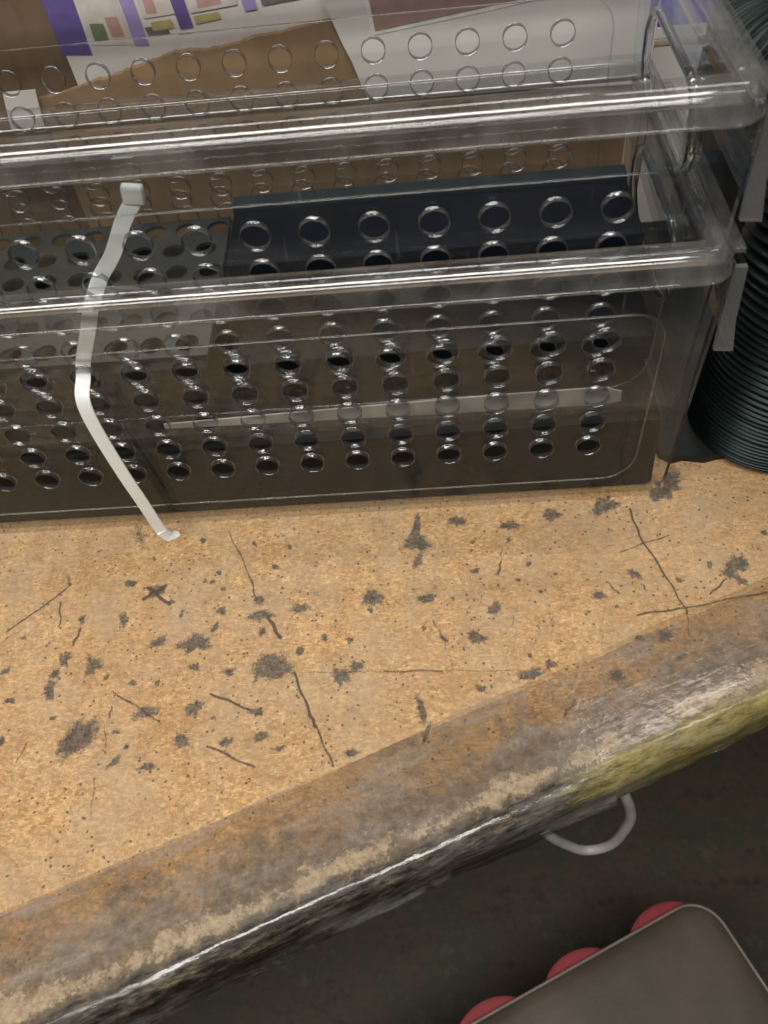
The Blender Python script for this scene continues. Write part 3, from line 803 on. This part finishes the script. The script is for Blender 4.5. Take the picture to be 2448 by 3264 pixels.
cb = slab('torn_cardboard', [(-0.291, 0.0006)]+fine_tear+[(0.044, 0.0006)], 0.1865, 0.0035, CARD)
tag(cb, 'brown cardboard sheet with ragged torn top edge standing behind the bins', 'cardboard')
cd = slab('cardboard_sheet', [(-0.46, 0.0006), (-0.46, 0.250), (-0.262, 0.250), (-0.262, 0.0006)], 0.2000, 0.004, CARD_D)
tag(cd, 'darker brown cardboard sheet upright at the far left behind the bins', 'cardboard')

WHITEP = simple_mat('white_paper', (0.74, 0.72, 0.69, 1), 0.65, 0.04, 30)
def flat_print(name, polys, y, mats, root):
    V = []; F = []; M = []
    for pl, mi in polys:
        b0 = len(V)
        for x, z in pl: V.append(Vector((x, y-0.00004*len(F), z))-root.location)
        F.append(tuple(range(b0, b0+len(pl)))); M.append(mi)
    return mesh_obj(name, V, F, mats, root, midx=M)
def ink(name, r, g, b): return simple_mat(name, lin(r, g, b), 0.45, 0.12, 120)

pp = empty('printed_sheet', (-0.18, 0.1935, 0.0006)); tag(pp, 'white printed sheet with purple blocks and pictures behind the torn cardboard', 'printed sheet')
slab('sheet', [(-0.272, 0.0006), (-0.268, 0.1640), (-0.2715, 0.250), (-0.110, 0.255), (-0.105, 0.0006)], 0.1930, 0.0008, WHITEP, parent=pp, base=pp.location)
inks = [ink('purple_ink', 104, 92, 156), ink('cream_ink', 214, 206, 200), ink('pink_ink', 196, 156, 148), ink('yellow_ink', 196, 178, 122), ink('green_ink', 118, 132, 100), ink('dark_ink', 120, 112, 112), ink('lilac_ink', 165, 150, 205)]
polys = [([(-0.2705, 0.1795), (-0.2540, 0.1780), (-0.2545, 0.2500), (-0.2712, 0.2500)], 0),
         ([(-0.2525, 0.1830), (-0.2300, 0.1815), (-0.2320, 0.2100), (-0.2530, 0.2120)], 1),
         ([(-0.2500, 0.1850), (-0.2420, 0.1845), (-0.2425, 0.1935), (-0.2500, 0.1940)], 4),
         ([(-0.2400, 0.1862), (-0.2330, 0.1858), (-0.2340, 0.1960), (-0.2410, 0.1965)], 2),
         ([(-0.2290, 0.1810), (-0.2215, 0.1805), (-0.2260, 0.2500), (-0.2330, 0.2500)], 6),
         ([(-0.2200, 0.1845), (-0.2080, 0.1855), (-0.2100, 0.1900), (-0.2210, 0.1895)], 5),
         ([(-0.2170, 0.1875), (-0.2050, 0.1880), (-0.2060, 0.1925), (-0.2170, 0.1920)], 3),
         ([(-0.2200, 0.1940), (-0.2010, 0.1950), (-0.2030, 0.2120), (-0.2220, 0.2110)], 1),
         ([(-0.2180, 0.1960), (-0.2120, 0.1960), (-0.2125, 0.2040), (-0.2180, 0.2040)], 2),
         ([(-0.2020, 0.1870), (-0.1950, 0.1875), (-0.2010, 0.2500), (-0.2090, 0.2500)], 0),
         ([(-0.1930, 0.1890), (-0.1790, 0.1905), (-0.1800, 0.1940), (-0.1935, 0.1930)], 3),
         ([(-0.1945, 0.1945), (-0.1690, 0.1965), (-0.1700, 0.2150), (-0.1965, 0.2140)], 1),
         ([(-0.1900, 0.1965), (-0.1770, 0.1975), (-0.1780, 0.2040), (-0.1900, 0.2030)], 2),
         ([(-0.1860, 0.2040), (-0.1740, 0.2045), (-0.1750, 0.2120), (-0.1860, 0.2110)], 5),
         ([(-0.1655, 0.1930), (-0.1590, 0.1935), (-0.1670, 0.2500), (-0.1750, 0.2500)], 6),
         ([(-0.1560, 0.1950), (-0.1320, 0.1970), (-0.1330, 0.2020), (-0.1565, 0.2000)], 5)]
flat_print('print', polys, 0.1927, inks, pp)

fy_ = empty('white_flyer', (-0.03, 0.184, 0.10)); tag(fy_, 'pale grey-white flyer with a dusty pink picture block behind the bins', 'flyer')
slab('sheet', [(-0.1050, 0.1455), (-0.1080, 0.1541), (-0.1118, 0.1663), (-0.1150, 0.1740), (-0.1170, 0.1797), (-0.1195, 0.1870), (-0.1217, 0.1941), (-0.124, 0.212), (-0.125, 0.260), (0.0475, 0.260), (0.0455, 0.1400)], 0.1838, 0.0008, WHITEP, parent=fy_, base=fy_.location)
pinks = [ink('dusty_pink_ink', 166, 138, 132), ink('white_border_ink', 235, 232, 228)]
flat_print('border', [([(-0.0995, 0.1785), (-0.0440, 0.1845), (0.020, 0.1925), (0.020, 0.2600), (-0.1100, 0.2600)], 1)], 0.1835, pinks, fy_)
flat_print('picture', [([(-0.0975, 0.1808), (-0.0445, 0.1868), (0.018, 0.1950), (0.018, 0.2590), (-0.1070, 0.2590)], 0)], 0.1832, pinks, fy_)
sw = slab('paper_scrap', [(-0.3125, 0.1450), (-0.3083, 0.1663), (-0.2894, 0.1663), (-0.2930, 0.1450)], 0.1845, 0.0006, WHITEP)
tag(sw, 'small white paper scrap at the left end of the torn cardboard', 'paper scrap')

# box seen through the hand hole of the upper bin
pb = empty('product_box', (0.11, 0.25, 0.0)); tag(pb, 'white carton with purple top seen through the hand hole', 'carton')
loc_box('carton', (0.070, 0.250, 0.0006), (0.100, 0.330, 0.1290), WHITEP, pb)
loc_box('bottom_band', (0.0692, 0.2492, 0.1290), (0.1008, 0.3308, 0.1330), simple_mat('cream_card', (0.50, 0.44, 0.36, 1), 0.7), pb)
loc_box('white_band', (0.0696, 0.2496, 0.1330), (0.1004, 0.3304, 0.1405), simple_mat('bright_white_card', (0.82, 0.83, 0.85, 1), 0.6), pb)
loc_box('purple_lid', (0.0692, 0.2492, 0.1405), (0.1008, 0.3308, 0.1700), simple_mat('purple_card', (0.20, 0.10, 0.75, 1), 0.5), pb)

# ------------------------------------------------------------------ ridged hose
def ridged_hose(name, ctrl, r0, pitch0, pitch1, mat, parent):
    P = [Vector(p) for p in smooth_path(ctrl, 400)]
    L = [0.0]
    for a, b in zip(P[:-1], P[1:]): L.append(L[-1]+(b-a).length)
    T = L[-1]
    s = 0.0; ring = []
    while s < T:
        f = s/T; p_ = pitch0+(pitch1-pitch0)*min(1, f*2.0)
        for k, rr in ((0.0, -0.0016), (0.22, -0.0012), (0.38, 0.0008), (0.5, 0.0014), (0.62, 0.0008), (0.78, -0.0012)): ring.append((s+k*p_, r0+rr*min(1.0, p_/0.005)))
        pj = p_
        s += p_*random.uniform(0.82, 1.18)
    Ls = np.array(L)
    V = []; F = []; seg = 56
    for s, r in ring:
        if s > T: break
        i = min(int(np.searchsorted(Ls, s)), len(P)-1); i0 = max(i-1, 0)
        f = (s-L[i0])/max(1e-9, L[i]-L[i0]) if i > i0 else 0
        p = P[i0].lerp(P[i], f); tg = (P[min(i+2, len(P)-1)]-P[max(i-3, 0)]).normalized()
        sd = tg.cross(Vector((0, 1, 0))).normalized(); bn = sd.cross(tg).normalized()
        for k in range(seg):
            a = 2*math.pi*k/seg; V.append(p+r*(math.cos(a)*sd+math.sin(a)*bn))
    n = len(V)//seg
    for i in range(n-1):
        for k in range(seg):
            l = (k+1) % seg; F.append((i*seg+k, i*seg+l, (i+1)*seg+l, (i+1)*seg+k))
    return fix_normals(mesh_obj(name, V, F, mat, parent, smooth=True))
t = NT('black_green_hose'); co = t.coords()
c = t.ramp(t.noise(co, 35, 3), [(0.35, (0.004, 0.005, 0.005, 1)), (0.65, (0.009, 0.016, 0.015, 1))])
HOSE = t.done(t.pbsdf(c, 0.34, **{'Specular IOR Level': 0.22, 'Specular Tint': (0.62, 0.80, 0.78, 1)}))
ho = ridged_hose('ridged_hose', [(0.116, 0.052, 0.0055), (0.116, 0.052, 0.030), (0.118, 0.053, 0.070), (0.123, 0.058, 0.115), (0.134, 0.075, 0.160), (0.158, 0.100, 0.205), (0.20, 0.12, 0.24), (0.27, 0.14, 0.25)], 0.045, 0.0023, 0.0062, HOSE, None)
tag(ho, 'dark green-black ridged flexible hose standing right of the bins', 'hose')
h2 = ridged_hose('ridged_hose', [(0.150, 0.42, 0.08), (0.150, 0.33, 0.09), (0.155, 0.25, 0.10), (0.20, 0.20, 0.09), (0.30, 0.19, 0.08)], 0.040, 0.005, 0.005, HOSE, None)
tag(h2, 'dark ridged hose lying on the bench behind the upright hose, top right', 'hose')

DARK_SHEET = simple_mat('black_filler_sheet', (0.008, 0.009, 0.009, 1), 0.55, 0.3, 60, bump=0.3, bscale=200)  # thin black sheet added to make the area right of the bins dark
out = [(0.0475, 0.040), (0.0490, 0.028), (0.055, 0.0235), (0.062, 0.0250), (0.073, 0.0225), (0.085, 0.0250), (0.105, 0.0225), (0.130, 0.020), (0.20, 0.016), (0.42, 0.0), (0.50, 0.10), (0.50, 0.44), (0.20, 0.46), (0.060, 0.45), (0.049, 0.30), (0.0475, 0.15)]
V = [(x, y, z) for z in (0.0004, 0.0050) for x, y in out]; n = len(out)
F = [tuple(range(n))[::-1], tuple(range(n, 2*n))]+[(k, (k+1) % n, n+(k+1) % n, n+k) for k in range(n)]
tag(fix_normals(mesh_obj('dark_filler_sheet', V, F, DARK_SHEET)), 'black sheet added under the ridged hoses to darken the area right of the bins', 'mat')

# ------------------------------------------------------------------ cable below the bench and pad on the floor side
CAB = simple_mat('white_cable_jacket', (0.38, 0.37, 0.35, 1), 0.45, 0.08, 100)
cb_ = tube('white_cable', smooth_path([(-0.075, -0.120, -0.060), (-0.0450, -0.135, -0.095), (-0.0287, -0.140, -0.1295), (-0.0147, -0.140, -0.1557), (0.0, -0.140, -0.1705), (0.0138, -0.140, -0.1591), (0.0190, -0.139, -0.1235), (0.0167, -0.138, -0.1012), (0.0100, -0.136, -0.0775), (-0.002, -0.120, -0.045)], 90), 0.0030, CAB, None, seg=12)
tag(cb_, 'white cable looping down from under the bench edge', 'cable')

def pad_material():
    t = NT('brown_grey_vinyl'); co = t.coords()
    a = t.noise(co, 9, 4, 0.6); b = t.noise(co, 500, 2)
    c = t.ramp(a, [(0.3, (0.045, 0.034, 0.024, 1)), (0.7, (0.105, 0.082, 0.059, 1))])
    p = t.pbsdf(c, 0.5); t.link(t.bump(b, 0.25, 0.0006), p.inputs['Normal']); return t.done(p)
pad = empty('seat_pad', (0.09, -0.24, -0.515)); tag(pad, 'brown-grey padded seat with rounded corner and pale piping below the bench', 'seat pad')
ang = math.radians(24.3)
pe = Vector((math.cos(ang), math.sin(ang), 0)); pn = Vector((math.sin(ang), -math.cos(ang), 0))
corner = Vector((0.152, -0.092, -0.500))
def padp(a, b, z=0.0): return corner - pe*a + pn*b + Vector((0, 0, z))   # a along top edge to the left, b toward the viewer
def pad_outline(ins=0.0, L=0.42, D=0.34, rc=0.030):
    pts = []
    for ca, cb2, a0 in ((rc, rc, 0), (L-rc, rc, 90), (L-rc, D-rc, 180), (rc, D-rc, 270)):
        for k in range(9):
            a = math.radians(a0+90*k/8)
            pts.append((ca-(rc-ins)*math.cos(a), cb2-(rc-ins)*math.sin(a)))
    # order: start at right side top corner going left
    return pts
def corner_fix(pts):
    cx = sum(p[0] for p in pts)/len(pts); cy_ = sum(p[1] for p in pts)/len(pts)
    return sorted(pts, key=lambda p: math.atan2(p[1]-cy_, p[0]-cx))
def pad_pts(ins):
    L, D, rc = 0.42, 0.34, 0.030
    out = []
    for ca, cb2, sx_, sy_, a0 in ((rc, rc, -1, -1, 180), (L-rc, rc, 1, -1, 270), (L-rc, D-rc, 1, 1, 0), (rc, D-rc, -1, 1, 90)):
        for k in range(9):
            a = math.radians(a0+90*k/8); out.append((ca+(rc-ins)*math.cos(a), cb2+(rc-ins)*math.sin(a)))
    return out
V = []; F = []
levels = [(0.004, -0.030), (0.0, -0.024), (0.0, -0.004), (0.001, -0.001), (0.004, 0.001), (0.012, 0.0022), (0.024, 0.0026)]
for ins, z in levels:
    for a, b in pad_pts(min(ins, 0.029)): V.append(padp(a, b, z)-pad.location)
n = 36
for i in range(len(levels)-1):
    for k in range(n):
        l = (k+1) % n; F.append((i*n+k, i*n+l, (i+1)*n+l, (i+1)*n+k))
F.append(tuple(range(n))[::-1]); F.append(tuple((len(levels)-1)*n+k for k in range(n)))
fix_normals(mesh_obj('cushion', V, F, pad_material(), pad, smooth=True))
tube('piping', [padp(a, b, -0.0015)-pad.location for a, b in pad_pts(0.0)], 0.0011, simple_mat('pale_piping', (0.26, 0.23, 0.20, 1), 0.5), pad, seg=8, closed=True)
RED = simple_mat('red_rubber', (0.27, 0.022, 0.030, 1), 0.6, 0.15, 90)
for a in (0.045, 0.137, 0.229, 0.321):
    bm = bmesh.new(); bmesh.ops.create_cone(bm, cap_ends=True, segments=64, radius1=0.0500, radius2=0.0500, depth=0.008)
    bmesh.ops.bevel(bm, geom=[e for e in bm.edges if len(e.link_faces) == 2 and abs(e.verts[0].co.z-e.verts[1].co.z) < 1e-6], offset=0.002, segments=2, affect='EDGES')
    d = bm_obj('red_disc', bm, RED, pad, smooth=False); d.location = padp(a+0.004, 0.0375, -0.012)-pad.location
